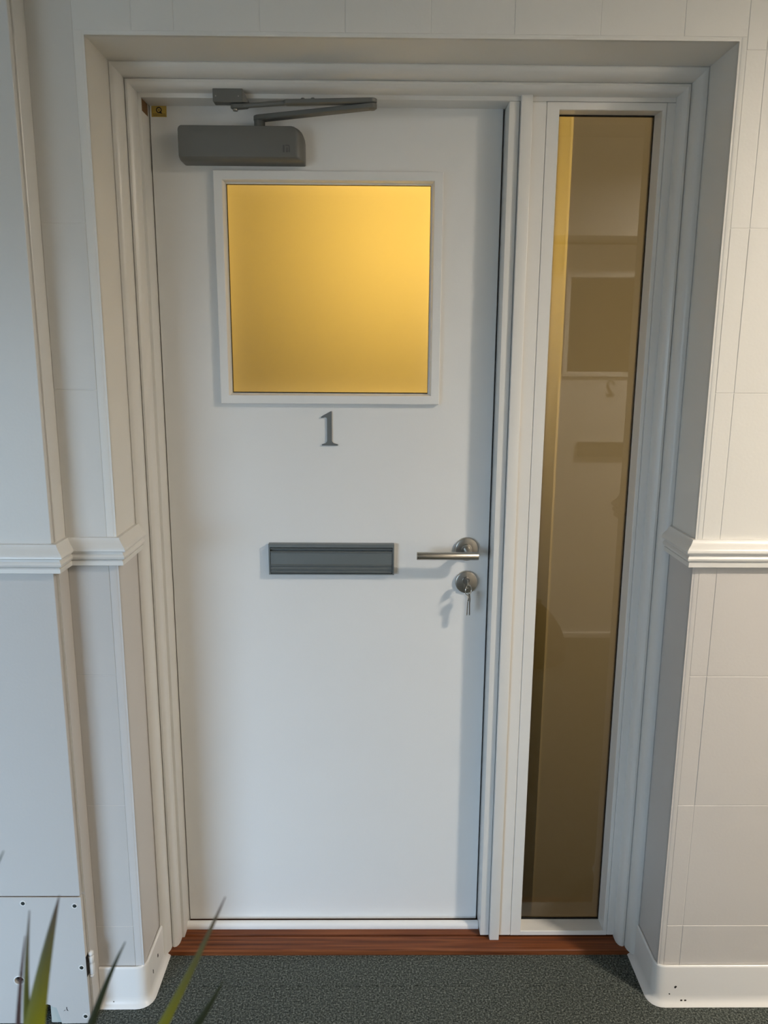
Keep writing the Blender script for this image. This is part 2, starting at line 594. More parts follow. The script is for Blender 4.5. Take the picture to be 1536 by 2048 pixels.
# removable access panel
ap = empty('access_panel', (-0.33, PF, 0.0))
tag(ap, 'grey screwed access panel with cable hole and rough notch at the pier foot', 'panel')
def W(o, p):            # keep geometry in world numbers under a placed root
    o.matrix_parent_inverse = Matrix.Translation(p.location).inverted() if p.rotation_euler.z == 0 else p.matrix_basis.inverted()
    return o
x1 = PX - 0.0045
rough = [(-0.62, 0.004), (-0.268, 0.004), (-0.2672, 0.030), (-0.264, 0.044), (-0.258, 0.052), (-0.250, 0.0545), (-0.243, 0.053), (-0.236, 0.047), (-0.2285, 0.0455), (-0.227, 0.040), (-0.223, 0.024), (-0.219, 0.003), (x1 - 0.006, 0.004), (x1 - 0.004, 0.012), (x1, 0.018), (x1, 0.328), (-0.62, 0.328)]
panel = shape2d('panel_board', [rough, circ(-0.306, 0.1167, 0.0105, 0.0098)], PF, PF + 0.011, MG_DIM, ap, 0.0006); W(panel, ap)
o = shape2d('broken_core', [[(-0.2435, 0.003), (-0.243, 0.053), (-0.236, 0.047), (-0.2285, 0.0455), (-0.227, 0.040), (-0.223, 0.024), (-0.219, 0.003)]], PF + 0.0035, PF + 0.0105, MCAP, ap); W(o, ap)
tag(o, 'pale broken board edge beside the notch')
for x, z in ((-0.2809, 0.3139), (-0.1687, 0.3074), (-0.1646, 0.1503), (-0.1647, 0.0223)):
    bm = BM(); lathe(bm, [(0.0066, -0.0005), (0.0066, 0.0009), (0.0052, 0.0012), (0.0046, 0.0004)], (x, PF, z), '-y', 16)
    sc_ = W(obj('screw', bm, MSK, ap, 60), ap)
    bm = BM(); lathe(bm, [(0.0044, 0), (0.0042, 0.0009), (0.0020, 0.0014)], (x + .0004, PF, z), '-y', 14)
    h = obj('screw_head', bm, plain('dark_screw', (0.03, 0.035, 0.03), 0.4) if 'dark_screw' not in bpy.data.materials else bpy.data.materials['dark_screw'], sc_, 60)
for ol in ([(-0.2135, 0.036), (-0.2105, 0.0385), (-0.2085, 0.0405), (-0.2095, 0.0375)], [(-0.2065, 0.046), (-0.2050, 0.0475), (-0.2045, 0.041), (-0.2020, 0.036), (-0.2058, 0.0385)]):
    W(shape2d('paint_chip', [ol], PF - 0.0003, PF + 0.002, MHOLE, ap), ap)
bm = BM()
ring = [(0.0105, 0.0)]
loops(bm, [[(-0.306 + r * math.cos(2 * PI * k / 24), PF + y, 0.1167 + r * .94 * math.sin(2 * PI * k / 24)) for k in range(24)] for r, y in ((0.0128, 0.0), (0.0122, -0.0007), (0.0108, -0.0005), (0.0106, 0.004))])
W(obj('cable_hole_rim', bm, MSK, ap, 60), ap)

# ------------------------------------------------------------------ chair rails
RP = [(-0.004, 1.125), (0.008, 1.1255), (0.0092, 1.1225), (0.0105, 1.120), (0.0145, 1.1145), (0.0205, 1.1085), (0.0232, 1.1045), (0.0238, 1.1010), (0.0225, 1.0985), (0.0165, 1.0970), (0.0165, 1.0925), (0.0190, 1.0905), (0.0205, 1.0870), (0.0195, 1.0830), (0.0165, 1.0808), (0.0140, 1.0800), (0.0140, 1.0785), (0.0160, 1.0780), (0.0162, 1.0690), (0.0148, 1.0680), (-0.004, 1.0680)]
bm = BM(); sweep(bm, [(-4.2, PF), (PX, PF), (PX, FW), (XL, FW), (XL, -0.119)], RP)
tag(obj('trim_1', bm, MGL, None, 35), 'white moulded chair rail stepping round the pier into the reveal', 'chair rail', kind='structure')
bm = BM(); sweep(bm, [(XR, -0.119), (XR, FW), (4.55, FW)], RP)
tag(obj('trim_2', bm, MGL, None, 35), 'white moulded chair rail turning off the long tiled wall into the reveal', 'chair rail', kind='structure')

# ------------------------------------------------------------------ coved skirtings
SP = [(0.0005, 0.101), (0.0035, 0.102), (0.0058, 0.1005), (0.0065, 0.097), (0.0065, 0.024), (0.0080, 0.014), (0.0120, 0.0065), (0.0175, 0.0025), (0.0185, 0.0005), (0.0005, 0.0005)]
path = round_corner([(PX + 0.0015, FW - 0.002), (XL, FW - 0.002), (XL + 0.0015, -0.100)], 1, 0.022)
bm = BM(); sweep(bm, path, SP)
sk = tag(obj('baseboard_left', bm, MSK, None, 50), 'chipped white coved skirting bent round the short wall corner', 'skirting', kind='structure')
path2 = round_corner([(XR - 0.0005, -0.100), (XR, FW - 0.001), (4.55, FW - 0.001)], 1, 0.020)
bm = BM(); sweep(bm, path2, SP)
skr = tag(obj('baseboard_right', bm, MSK, None, 50), 'long white coved skirting with a few dark chips', 'skirting', kind='structure')
def chip(parent, x, y, z, r, nx, ny, tall=1.0):
    """small flake of missing paint lying on a vertical face with normal (nx, ny)"""
    n = Vector((nx, ny, 0)).normalized(); t = Vector((-n.y, n.x, 0)); bm = BM(); c = Vector((x, y, z))
    rr = [r * random.uniform(0.6, 1.2) for _ in range(9)]
    ls = []
    for off, s in ((-0.0008, 1.0), (0.0004, 1.0), (0.0005, 0.5)):
        ls.append([c + n * off + s * rr[k] * (math.cos(2 * PI * k / 9) * t + tall * math.sin(2 * PI * k / 9) * Vector((0, 0, 1))) for k in range(9)])
    loops(bm, ls, True, True)
    obj('paint_chip', bm, MHOLE, parent)
for x, z, r in ((1.1965, 0.046, 0.0032), (1.184, 0.027, 0.0022)):
    chip(skr, x, FW - 0.0075, z, r, 0, -1)
for x, z, r in ((1.212, 0.0115, 0.0028), (1.221, 0.0115, 0.003)):
    chip(skr, x, FW - 0.0105, z, r, 0, -1, 0.8)
chip(sk, XL + 0.0078, -0.165, 0.058, 0.003, 1, 0, 2.2)
chip(sk, XL + 0.0075, -0.205, 0.050, 0.0012, 1, 0, 5.0)
chip(sk, -0.118, FW - 0.0115, 0.013, 0.0016, 0, -1, 0.8)

# ------------------------------------------------------------------ architrave inside the reveal
AR = [(0, 0.050), (0, 0.0665), (0.0008, 0.0740), (0.0030, 0.0805), (0.0070, 0.0858), (0.0125, 0.0884), (0.0175, 0.0876), (0.0200, 0.0838), (0.0204, 0.0905), (0.0220, 0.0990), (0.0255, 0.1070), (0.0305, 0.1130), (0.0360, 0.1166), (0.0410, 0.1172), (0.0440, 0.1150), (0.0440, 0.050)]
AIL, AIR, AIT = -0.0075, 1.1115, 2.0235       # inner edges of the architrave
arch = empty('trim_3', (0, 0, 0))
tag(arch, 'double rounded white gloss moulding lining the doorway reveal', 'architrave', kind='structure')
sL, sR, sT = (abs(XL - AIL)) / 0.044, (XR - AIR) / 0.044, (ZT - AIT) / 0.044
bm = BM(); loops(bm, [[(AIL - u * sL, -p, 0.0145) for u, p in AR], [(AIL - u * sL, -p, AIT + u * sT) for u, p in AR]], True, True)
obj('jamb_moulding', bm, MGL, arch, 35)
bm = BM(); loops(bm, [[(AIR + u * sR, -p, 0.0145) for u, p in AR], [(AIR + u * sR, -p, AIT + u * sT) for u, p in AR]], True, True)
obj('jamb_moulding', bm, MGL, arch, 35)
bm = BM(); loops(bm, [[(AIL - u * sL, -p, AIT + u * sT) for u, p in AR], [(AIR + u * sR, -p, AIT + u * sT) for u, p in AR]], True, True)
obj('head_moulding', bm, MGL, arch, 35)

# ------------------------------------------------------------------ door frame with mullion
fr = empty('trim_4', (0, 0, 0))
tag(fr, 'white painted timber door frame with mullion between door and sidelight', 'door frame', kind='structure')
ZB = 0.0142
YB = 0.060
bm = BM(); box(bm, XL, -0.0008, FF, YB, ZB, 2.046, 0.0025, 2); jl = obj('hinge_jamb', bm, MGL, fr, 40)
bm = BM(); box(bm, -0.0030, -0.0003, FF + 0.004, -0.010, 1.9905, 2.0165); tag(obj('bare_wood_patch', bm, MPLUG, fr), 'brown patch of bare wood at the top of the jamb')
bm = BM(); box(bm, -0.004, 1.1125, FF, YB, 2.0145, 2.046, 0.002, 2); obj('frame_head', bm, MGL, fr, 40)
bm = BM(); box(bm, 0.7635, 0.7860, FF, YB, 0.0195, 2.0146, 0.003, 2); obj('lock_jamb', bm, MGL, fr, 40)
bm = BM(); box(bm, 0.7868, 0.8110, -0.066, YB, ZB, 2.0265, 0.002, 2); obj('cover_strip', bm, MGL, fr, 40)
bm = BM(); box(bm, 0.8108, 0.8418, FF, YB, 0.0195, 2.0146, 0.0015, 1); obj('mullion', bm, MGL, fr)
bm = BM(); box(bm, 1.0936, 1.1530, FF, YB, 0.0195, 2.0146, 0.0015, 1); obj('side_jamb', bm, MGL, fr)
# stops behind the leaf keep the light in
bm = BM(); rect_ring(bm, [(-0.004, 0.768, 0.012, 2.03, 0.0455), (0.014, 0.748, 0.030, 2.006, 0.0455), (0.014, 0.748, 0.030, 2.006, 0.0595), (-0.004, 0.768, 0.012, 2.03, 0.0595)])
obj('door_stop', bm, MGL, fr)

# hardwood threshold
bm = BM()
prism_x(bm, [(0.06, -0.005), (-0.100, -0.005), (-0.100, 0.0115), (-0.0970, 0.0138), (-0.052, 0.0142), (-0.0500, 0.0105), (-0.0475, 0.0105), (-0.046, 0.0155), (-0.0, 0.0160), (0.06, 0.0160)], XL + 0.001, XR - 0.001)
th = tag(obj('trim_5', bm, MWOOD), 'red brown hardwood sill under the door and sidelight', 'threshold', kind='structure')
bm = BM()
prism_x(bm, [(-0.0275, 0.0150), (-0.0285, 0.0220), (-0.0270, 0.0285), (-0.0225, 0.0325), (-0.0160, 0.0335), (-0.0100, 0.0290), (-0.0040, 0.0185), (0.0, 0.0155)], -0.0015, 0.7625)
tag(obj('weather_bar', bm, MSK, th, 50), 'white rounded weather bar below the door')

# ------------------------------------------------------------------ sidelight window
wn = empty('window_1', (0, 0, 0))
tag(wn, 'tall narrow frosted sidelight beside the door, glowing amber along one edge', 'window', kind='structure')
bm = BM()
rect_ring(bm, [(0.8425, 1.0930, 0.0195, 2.0140, 0.012), (0.8425, 1.0930, 0.0195, 2.0140, FF + 0.0012), (0.8433, 1.0922, 0.0203, 2.0132, FF),
               (0.8680, 1.0850, 0.0310, 1.9995, FF), (0.8690, 1.0840, 0.0320, 1.9985, FF + 0.0015), (0.8765, 1.0850, 0.0262, 2.0030, -0.003), (0.8765, 1.0850, 0.0262, 2.0030, 0.012)])
obj('sash', bm, MGL, wn)
bm = BM()
rect_ring(bm, [(0.8760, 1.0870, 0.0250, 2.0040, -0.0045), (0.8790, 1.0840, 0.0285, 2.0005, -0.0045), (0.8795, 1.0835, 0.0290, 2.0000, 0.0), (0.8760, 1.0870, 0.0250, 2.0040, 0.0)])
obj('glazing_seal', bm, MBLK, wn)
def pane(name, x0, x1, z0, z1, y0, y1, parent, back=None, front=None):
    bm = BM(); box(bm, x0, x1, y0, y1, z0, z1)
    for f in bm.faces:
        if f.calc_center_median().y > y1 - 1e-5: f.material_index = 1
    return obj(name, bm, [front or MPF, back or MFR], parent)
pane('glass_pane', 0.8768, 1.0868, 0.0260, 2.0032, 0.0, 0.0064, wn, MFS, MPS)

# ------------------------------------------------------------------ the two flat doors
def digit_one(cx, z0, h, y0, y1, mat, parent):
    s = h / 0.0783
    pts = [(-0.0165, 0), (0.0195, 0), (0.0195, 0.0022), (0.0105, 0.0045), (0.0068, 0.0075), (0.0058, 0.011), (0.0058, 0.0783), (0.0040, 0.0783), (-0.0125, 0.0695), (-0.0185, 0.0655), (-0.0178, 0.0640), (-0.0095, 0.0655), (-0.0055, 0.0645), (-0.0046, 0.0610), (-0.0046, 0.011), (-0.0056, 0.0075), (-0.0085, 0.0045), (-0.0165, 0.0022)]
    return shape2d('numeral', [[(cx + a * s, z0 + b * s) for a, b in pts]], y0, y1, mat, parent, 0.0004)

def digit_two(cx, z0, h, y0, y1, mat, parent):
    s = h / 0.0783
    pts = [(-0.022, 0), (0.020, 0), (0.024, 0.017), (0.0215, 0.017), (0.018, 0.0095), (-0.006, 0.0095), (0.012, 0.030), (0.0195, 0.043), (0.021, 0.055), (0.0185, 0.066), (0.011, 0.0755), (0.0, 0.0783), (-0.011, 0.0755), (-0.0185, 0.067), (-0.021, 0.056), (-0.0185, 0.0535), (-0.014, 0.056), (-0.0125, 0.0635), (-0.007, 0.0715), (0.0, 0.0735), (0.007, 0.0705), (0.0105, 0.0635), (0.0108, 0.053), (0.008, 0.041), (-0.0005, 0.0275), (-0.022, 0.0035)]
    return shape2d('numeral', [[(cx + a * s, z0 + b * s) for a, b in pts]], y0, y1, mat, parent, 0.0004)

def letter_plate(root):
    x0, x1 = 0.2345, 0.5330
    bm = BM()
    rect_ring(bm, [(x0, x1, 0.9790, 1.0540, 0.0), (x0, x1, 0.9790, 1.0540, -0.0165), (x0 + .0008, x1 - .0008, 0.9798, 1.0532, -0.0173), (x0 + 0.0034, x1 - 0.0034, 0.9815, 1.0462, -0.0173), (x0 + 0.0038, x1 - 0.0038, 0.9820, 1.0458, -0.002), (x0 + 0.0038, x1 - 0.0038, 0.9820, 1.0458, 0.0)])
    lp = obj('letter_plate', bm, MPL, root)
    pr = [(-0.0020, 1.0450), (-0.0095, 1.0450), (-0.0150, 1.0438), (-0.0165, 1.0428), (-0.0165, 1.0418), (-0.0100, 1.0408), (-0.0090, 1.0375), (-0.0100, 1.0362), (-0.0150, 1.0366), (-0.0176, 1.0346), (-0.0176, 1.0338), (-0.0152, 1.0325),
          (-0.0150, 1.0060)]
    for z in (1.0045, 0.9955, 0.9868):
        pr += [(-0.0150, z), (-0.0176, z - 0.0017), (-0.0176, z - 0.0026), (-0.0150, z - 0.0075 if z > 0.99 else 0.9822)]
    pr += [(-0.0020, 0.9822)]
    bm = BM(); prism_x(bm, pr, x0 + 0.0042, x1 - 0.0042)
    obj('letter_flap', bm, MPL, lp)

def door_body(root, lit):
    bm = BM()
    hole = (0.1590, 0.6075, 1.4070, 1.8590)
    rect_ring(bm, [(0.0008, 0.7600, 0.0238, 2.0200, 0.044), (0.0008, 0.7600, 0.0238, 2.0200, 0.0015), (0.0022, 0.7586, 0.0252, 2.0186, 0.0), (*hole, 0.0), (*hole, 0.044)])
    obj('door_leaf', bm, MD, root)
    bm = BM()
    a = (0.1340, 0.6330, 1.3835, 1.8845)
    i = lambda d, y: (a[0] + d, a[1] - d, a[2] + d, a[3] - d, y)
    rect_ring(bm, [i(0, 0.0), i(0, -0.0125), i(0.0015, -0.0140), i(0.0185, -0.0140), i(0.0200, -0.0125), i(0.0245, 0.0060), i(0.0245, 0.0075), i(0.0, 0.0075)][:7])
    obj('viewing_frame', bm, MD, root)
    bm = BM()
    rect_ring(bm, [i(0.0243, 0.0040), i(0.0260, 0.0042), i(0.0264, 0.0078), i(0.0243, 0.0078)])
    obj('glazing_seal', bm, MBLK, root)
    pane('glass_pane', 0.1592, 0.6073, 1.4072, 1.8588, 0.0080, 0.0144, root)
    letter_plate(root)

d1 = empty('door_1', (0, 0, 0))
tag(d1, 'white flush door numbered 1 with amber lit frosted glass and grey closer', 'door', kind='structure')
door_body(d1, True)
tag(digit_one(0.3800, 1.2880, 0.0783, -0.0042, 0.0, MNUM, d1), 'dark grey metal figure one')

# lever handle
bm = BM(); lathe(bm, [(0.0284, 0), (0.0284, 0.0062), (0.0276, 0.0076), (0.0258, 0.0084), (0.0135, 0.0086), (0.0125, 0.0110), (0.0105, 0.0115)], (0.7070, 0.0, 1.0405), '-y', 48)
hd = obj('rose', bm, MST, d1, 40)
bm = BM(); tube(bm, [(0.7075, -0.008, 1.0400), (0.7075, -0.060, 1.0378)], 0.0088, 20); obj('handle_shank', bm, MST, hd, 40)
bm = BM(); tube(bm, [(0.5846, -0.0600, 1.0378), (0.5854, -0.0600, 1.0378), (0.7274, -0.0600, 1.0378), (0.7284, -0.0600, 1.0378)], [0.0086, 0.0093, 0.0093, 0.0086], 28); obj('lever', bm, MST, hd, 40)
# lock escutcheon and cylinder
bm = BM(); lathe(bm, [(0.0276, 0), (0.0276, 0.0062), (0.0268, 0.0074), (0.0252, 0.0080), (0.0020, 0.0082)], (0.7088, 0.0, 0.9586), '-y', 48)
es = obj('lock_rose', bm, MST, d1, 40)
bm = BM(); lathe(bm, [(0.0088, 0.0075), (0.0088, 0.0125), (0.0080, 0.0132), (0.0020, 0.0132)], (0.7068, 0.0, 0.9640), '-y', 28)
box(bm, 0.7018, 0.7118, -0.0118, -0.0075, 0.9400, 0.9600, 0.0015)
obj('lock_cylinder', bm, metal('dark_lock_steel', (0.28, 0.27, 0.25), 0.35, 1.0), es, 40)

# gold sticker
st = shape2d('label_plate', [[(0.0050, 1.9922), (0.0372, 1.9922), (0.0376, 2.0140), (0.0056, 2.0140)]], -0.0004, 0.0002, MGOLD, d1)
tag(st, 'gold foil certification sticker with a black Q')
qo, qi = circ(0.0213, 2.0058, 0.0061, 0.0062), circ(0.0213, 2.0058, 0.0041, 0.0042)
q = shape2d('sticker_letter', [qo, qi], -0.0007, -0.0003, MINK, st)
shape2d('sticker_letter', [[(0.0218, 2.0022), (0.0240, 2.0040), (0.0288, 1.9990), (0.0240, 1.9990)]], -0.0007, -0.0003, MINK, st)
shape2d('sticker_letter', [circ(0.0207, 2.0058, 0.0009, n=8), ], -0.0007, -0.0003, MINK, st)
shape2d('sticker_letter', [circ(0.0222, 2.0058, 0.0009, n=8), ], -0.0007, -0.0003, MINK, st)
x = 0.0085
k = 0
while x < 0.034:
    wd = (0.0022, 0.0014, 0.0030, 0.0018)[k % 4]
    shape2d('sticker_print', [[(x, 1.9972), (x + wd, 1.9972), (x + wd, 1.9983), (x, 1.9983)]], -0.0006, -0.0003, MINK, st)
    shape2d('sticker_print', [[(x + .0006, 1.9942), (x + wd + .0006, 1.9942), (x + wd + .0006, 1.9953), (x + .0006, 1.9953)]], -0.0006, -0.0003, MINK, st)
    x += wd + 0.0007; k += 1

# overhead closer
bm = BM()
def rl(x0, x1, z0, z1, rad, y): return [(a, y, b) for a, b in rrect(x0, x1, z0, z1, rad)]
X0, X1, Z0, Z1 = 0.0690, 0.3340, 1.8950, 1.9655
loops(bm, [rl(X0, X1, Z0, Z1, (0.008, 0.003, 0.026, 0.010), 0.0), rl(X0, X1, Z0, Z1, (0.008, 0.003, 0.026, 0.010), -0.033),
           rl(X0 + .0006, X1 - .0030, Z0 + .0012, Z1 - .0006, (0.008, 0.003, 0.024, 0.010), -0.0410), rl(X0 + .0014, X1 - .0085, Z0 + .0040, Z1 - .0014, (0.007, 0.003, 0.018, 0.009), -0.0475),
           rl(X0 + .0022, X1 - .0120, Z0 + .0066, Z1 - .0020, (0.006, 0.003, 0.015, 0.008), -0.0500), rl(X0 + .0040, X1 - .0165, Z0 + .0076, Z1 - .0030, (0.005, 0.003, 0.013, 0.007), -0.0512)], True, True)
cl = tag(obj('door_closer', bm, MCL, d1, 28), 'silver grey overhead closer with folded arm')
ex, ez = 0.2905, 1.9120
MEMB = metal('closer_emblem_grey', (0.11, 0.11, 0.105), 0.5, 0.3)
shape2d('emblem', [[(ex, ez), (ex + .0035, ez), (ex + .0035, ez + .0145), (ex, ez + .0145)]], -0.0516, -0.0508, MEMB, cl)
shape2d('emblem', [[(ex + .0055, ez + .0125), (ex + .0115, ez + .0125), (ex + .0128, ez + .011), (ex + .0128, ez), (ex + .0146, ez), (ex + .0146, ez + .0118), (ex + .0124, ez + .0148), (ex + .0055, ez + .0148)]], -0.0516, -0.0508, MEMB, cl)
shape2d('emblem', [[(ex + .0068, ez), (ex + .0105, ez), (ex + .0105, ez + .0092), (ex + .0068, ez + .0092)]], -0.0516, -0.0508, MEMB, cl)
bm = BM(); lathe(bm, [(0.0115, 0), (0.0115, 0.0215), (0.0105, 0.0235), (0.004, 0.0240)], (0.2400, -0.030, 1.9600), 'z', 24)
obj('pinion', bm, MCL, cl, 40)
def flat_arm(bm, a, b, wa, wb, h, chamf=0.0015):
    """forged arm bar from a to b, widths wa/wb in plan, height h, rounded ends"""
    a, b = Vector(a), Vector(b)
    d = (b - a); d.z = 0; d.normalize(); n = Vector((-d.y, d.x, 0))
    ring = []
    for k in range(9):
        t = PI / 2 + PI * k / 8
        ring.append(a + wa / 2 * (math.cos(t) * d + math.sin(t) * n))
    for k in range(9):
        t = -PI / 2 + PI * k / 8
        ring.append(b + wb / 2 * (math.cos(t) * d + math.sin(t) * n))
    cen = (a + b) / 2
    ls = []
    for dz, s in ((-h / 2, 0.0025), (-h / 2 + chamf, 0), (h / 2 - chamf, 0), (h / 2, 0.0025)):
        l = []
        for i, p in enumerate(ring):
            c = a if i < 9 else b
            q = p - (p - c).normalized() * s
            l.append((q.x, q.y, q.z + dz))
        ls.append(l)
    return loops(bm, ls, True, True)
EL = (0.4780, -0.132, 1.9795)
bm = BM(); flat_arm(bm, (0.2400, -0.030, 1.9830), EL, 0.025, 0.020, 0.0105); obj('main_arm', bm, MCL, cl, 30)
bm = BM(); flat_arm(bm, (EL[0], EL[1], 1.9895), (0.3080, -0.100, 1.9945), 0.020, 0.017, 0.0095)
for q in (0.28, 0.40):
    c = Vector((EL[0], EL[1], 1.9895)).lerp(Vector((0.3080, -0.100, 1.9945)), 1 - q + 0.1)
    lathe(bm, [(0.0045, 0.004), (0.0045, 0.0062), (0.003, 0.0078)], (c.x, c.y, c.z), 'z', 12)
obj('forearm_sleeve', bm, MCL, cl, 30)
bm = BM(); tube(bm, [(0.3200, -0.1022, 1.9945), (0.2150, -0.0720, 1.9955)], 0.0048, 14)
flat_arm(bm, (0.2180, -0.0700, 1.9950), (0.1960, -0.0670, 1.9950), 0.013, 0.019, 0.009); obj('forearm_rod', bm, MCL, cl, 30)
bm = BM(); lathe(bm, [(0.0060, -0.0065), (0.0075, -0.0055), (0.0075, 0.0145), (0.0050, 0.0155)], EL, 'z', 20); obj('elbow_pin', bm, MCL, cl, 40)
bm = BM(); box(bm, 0.1525, 0.2135, -0.0800, FF, 2.0005, 2.0265, 0.0015)
loops(bm, [[(0.2130, y, z) for y, z in ((-0.0795, 2.001), (FF, 2.001), (FF, 2.0255), (-0.0795, 2.0255))], [(0.2235, y, z) for y, z in ((-0.075, 2.001), (FF, 2.001), (FF, 2.006), (-0.075, 2.006))]], True, True)
br = obj('frame_bracket', bm, MCL, cl)
bm = BM(); lathe(bm, [(0.0050, 0), (0.0050, 0.005), (0.003, 0.006)], (0.1960, -0.0670, 1.9870), 'z', 14)
for xx in (0.1588, 0.2052):
    lathe(bm, [(0.0014, 0), (0.0014, 0.0006), (0.0005, 0.0009)], (xx, -0.0800, 2.0115), '-y', 8)
obj('bracket_screw', bm, MST, cl, 40)

# ------------------------------------------------------------------ keys hanging in the lock
kb = empty('key_bunch', (0.7068, -0.013, 0.964))
tag(kb, 'small bunch of nickel keys hanging from the lock below the lever handle', 'keys')
kl = lambda o: W(o, kb)
def key_mesh(bm, top, length, tilt, thick=0.0021):
    """flat key hanging in the y-z plane: round bow above, toothed blade below"""
    out = []
    for k in range(13):
        t = -PI * 0.36 + (2 * PI - PI * 0.28) * k / 12
        out.append((0.0105 * math.cos(t), -0.0105 + 0.0105 * math.sin(t)))
    out = [(0.0105 * math.sin(a), -0.0105 + 0.0105 * math.cos(a)) for a in [(-0.80 + 1.6 * k / 14) * PI for k in range(15)]]
    blade = [(0.0042, -0.0225), (0.0042, -0.028), (0.0030, -0.031), (0.0042, -0.035), (0.0028, -0.039), (0.0040, -0.043), (0.0026, -length + 0.004), (0.0, -length), (-0.0036, -length + 0.004), (-0.0036, -0.0225)]
    out = out + blade
    T = Matrix.Translation(Vector(top)) @ Matrix.Rotation(tilt, 4, 'Y')
    ls = [[T @ Vector((sx, py, pz)) for py, pz in out] for sx in (-thick / 2, thick / 2)]
    return loops(bm, ls, True, True)
bm = BM(); box(bm, 0.7057, 0.7079, -0.030, -0.012, 0.9605, 0.9675, 0.0004)
out = [(-0.030 - 0.0120 * math.sin(PI * (k / 16) * 2) * 0 - 0.0105 + 0.0105 * math.cos(2 * PI * k / 16), 0.9640 + 0.0105 * math.sin(2 * PI * k / 16)) for k in range(16)]
loops(bm, [[(0.7056, y, z) for y, z in out], [(0.7080, y, z) for y, z in out]], True, True)
kl(obj('inserted_key', bm, MKEY, kb))
bm = BM()
R_ = 0.0125
pts = [(0.7085 + 0.35 * R_ * math.sin(2 * PI * k / 24) + 0.0022, -0.0430 + 0.25 * R_ * math.sin(2 * PI * k / 24), 0.9480 + R_ * math.cos(2 * PI * k / 24)) for k in range(25)]
pts = [(0.7090 + 0.62 * R_ * math.sin(2 * PI * k / 24), -0.0440 + 0.5 * R_ * math.sin(2 * PI * k / 24), 0.9500 + R_ * math.cos(2 * PI * k / 24)) for k in range(25)]
tube(bm, pts, 0.0011, 8); kl(obj('key_ring', bm, MKEY, kb, 60))
bm = BM(); key_mesh(bm, (0.7082, -0.0440, 0.9425), 0.056, 0.03); kl(obj('spare_key', bm, MKEY, kb))
bm = BM(); key_mesh(bm, (0.7120, -0.0430, 0.9415), 0.054, -0.02); kl(obj('spare_key', bm, metal('dark_key_metal', (0.30, 0.28, 0.24), 0.3, 1.0), kb))

# ------------------------------------------------------------------ door 2 on the far side of the corridor (seen in the sidelight)
OW = -1.95
d2 = empty('door_2', (2.056, -2.170, 0.0), PI)
tag(d2, 'white flush door numbered 2 in the facing wall, mirrored in the sidelight glass', 'door', kind='structure')
door_body(d2, False)
digit_two(0.3810, 1.2880, 0.0783, -0.0042, 0.0, MNUM, d2)
bm = BM(); prism_x(bm, [(-0.0275, 0.0010), (-0.0285, 0.0220), (-0.0270, 0.0285), (-0.0225, 0.0325), (-0.0160, 0.0335), (-0.0100, 0.0290), (-0.0040, 0.0185), (0.0, 0.0010)], 0.0, 0.76)
obj('weather_bar', bm, MSK, d2, 50)
wb = empty('wall_back', (0, 0, 0))
tag(wb, 'white and stone grey corridor wall facing the door, with its own doorway', 'wall', kind='structure')
for x0, x1, z0, z1 in ((0.98, 1.285, 0, CEIL), (2.066, 4.6, 0, CEIL), (1.285, 2.066, 2.03, CEIL)):
    for a, b, m in ((z0, min(z1, RAIL), MG), (max(z0, RAIL), z1, MW)):
        if b - a > 1e-4:
            bm = BM(); box(bm, x0, x1, -2.30, OW, a, b); obj('wall_core', bm, m, wb)
bm = BM(); box(bm, 0.98, 1.03, -3.42, -2.30, 0, CEIL); obj('wall_core', bm, MW, wb)
bm = BM(); box(bm, 1.2, 2.15, -2.36, -2.30, 0, CEIL); obj('wall_core', bm, MTERRA, wb)
bm = BM(); sweep(bm, [(1.285, OW), (0.98, OW)], RP); tag(obj('trim_6', bm, MGL, None, 35), 'short white chair rail beside the facing door', 'chair rail', kind='structure')
# lobby end walls and window
le = empty('wall_lobby', (0, 0, 0))
tag(le, 'white lobby walls around the tall daylight window', 'wall', kind='structure')
for x0, x1, z0, z1 in ((-4.3, WIN[0], 0, CEIL), (WIN[1], 1.03, 0, CEIL), (WIN[0], WIN[1], 0, WIN[2]), (WIN[0], WIN[1], WIN[3], CEIL)):
    bm = BM(); box(bm, x0, x1, -3.50, -3.40, z0, z1); obj('wall_core', bm, MW, le)
bm = BM(); box(bm, -4.3, -4.2, -3.5, -0.2, 0, CEIL); obj('wall_core', bm, MW, le)
bm = BM(); box(bm, 4.5, 4.6, -2.3, -0.2, 0, CEIL); obj('wall_core', bm, MW, le)
w2 = empty('window_2', (0, 0, 0))
tag(w2, 'tall lobby window letting bluish daylight into the corridor', 'window', kind='structure')
bm = BM()
a = WIN
rect_ring(bm, [(a[0], a[1], a[2], a[3], -3.49), (a[0], a[1], a[2], a[3], -3.44), (a[0] + .05, a[1] - .05, a[2] + .05, a[3] - .05, -3.44), (a[0] + .05, a[1] - .05, a[2] + .05, a[3] - .05, -3.49)])
obj('window_frame', bm, MGL, w2)
bm = BM(); box(bm, a[0] + .048, a[1] - .048, -3.470, -3.464, a[2] + .048, a[3] - .048); obj('window_glass', bm, MWG, w2)

# ceiling light
def ceiling_light(loc, label):
    c = empty('ceiling_light', loc)
    tag(c, label, 'light')
    bm = BM(); lathe(bm, [(0.13, 0), (0.13, -0.03), (0.125, -0.035), (0.115, -0.035)], loc, 'z', 40); W(obj('housing', bm, MSK, c, 40), c)
    bm = BM(); lathe(bm, [(0.112, -0.030), (0.112, -0.045), (0.10, -0.054), (0.05, -0.058)], loc, 'z', 40); W(obj('diffuser', bm, MDIFF, c, 40), c)
ceiling_light(LAMP, 'round flush ceiling light over the corridor beside the tiled wall')

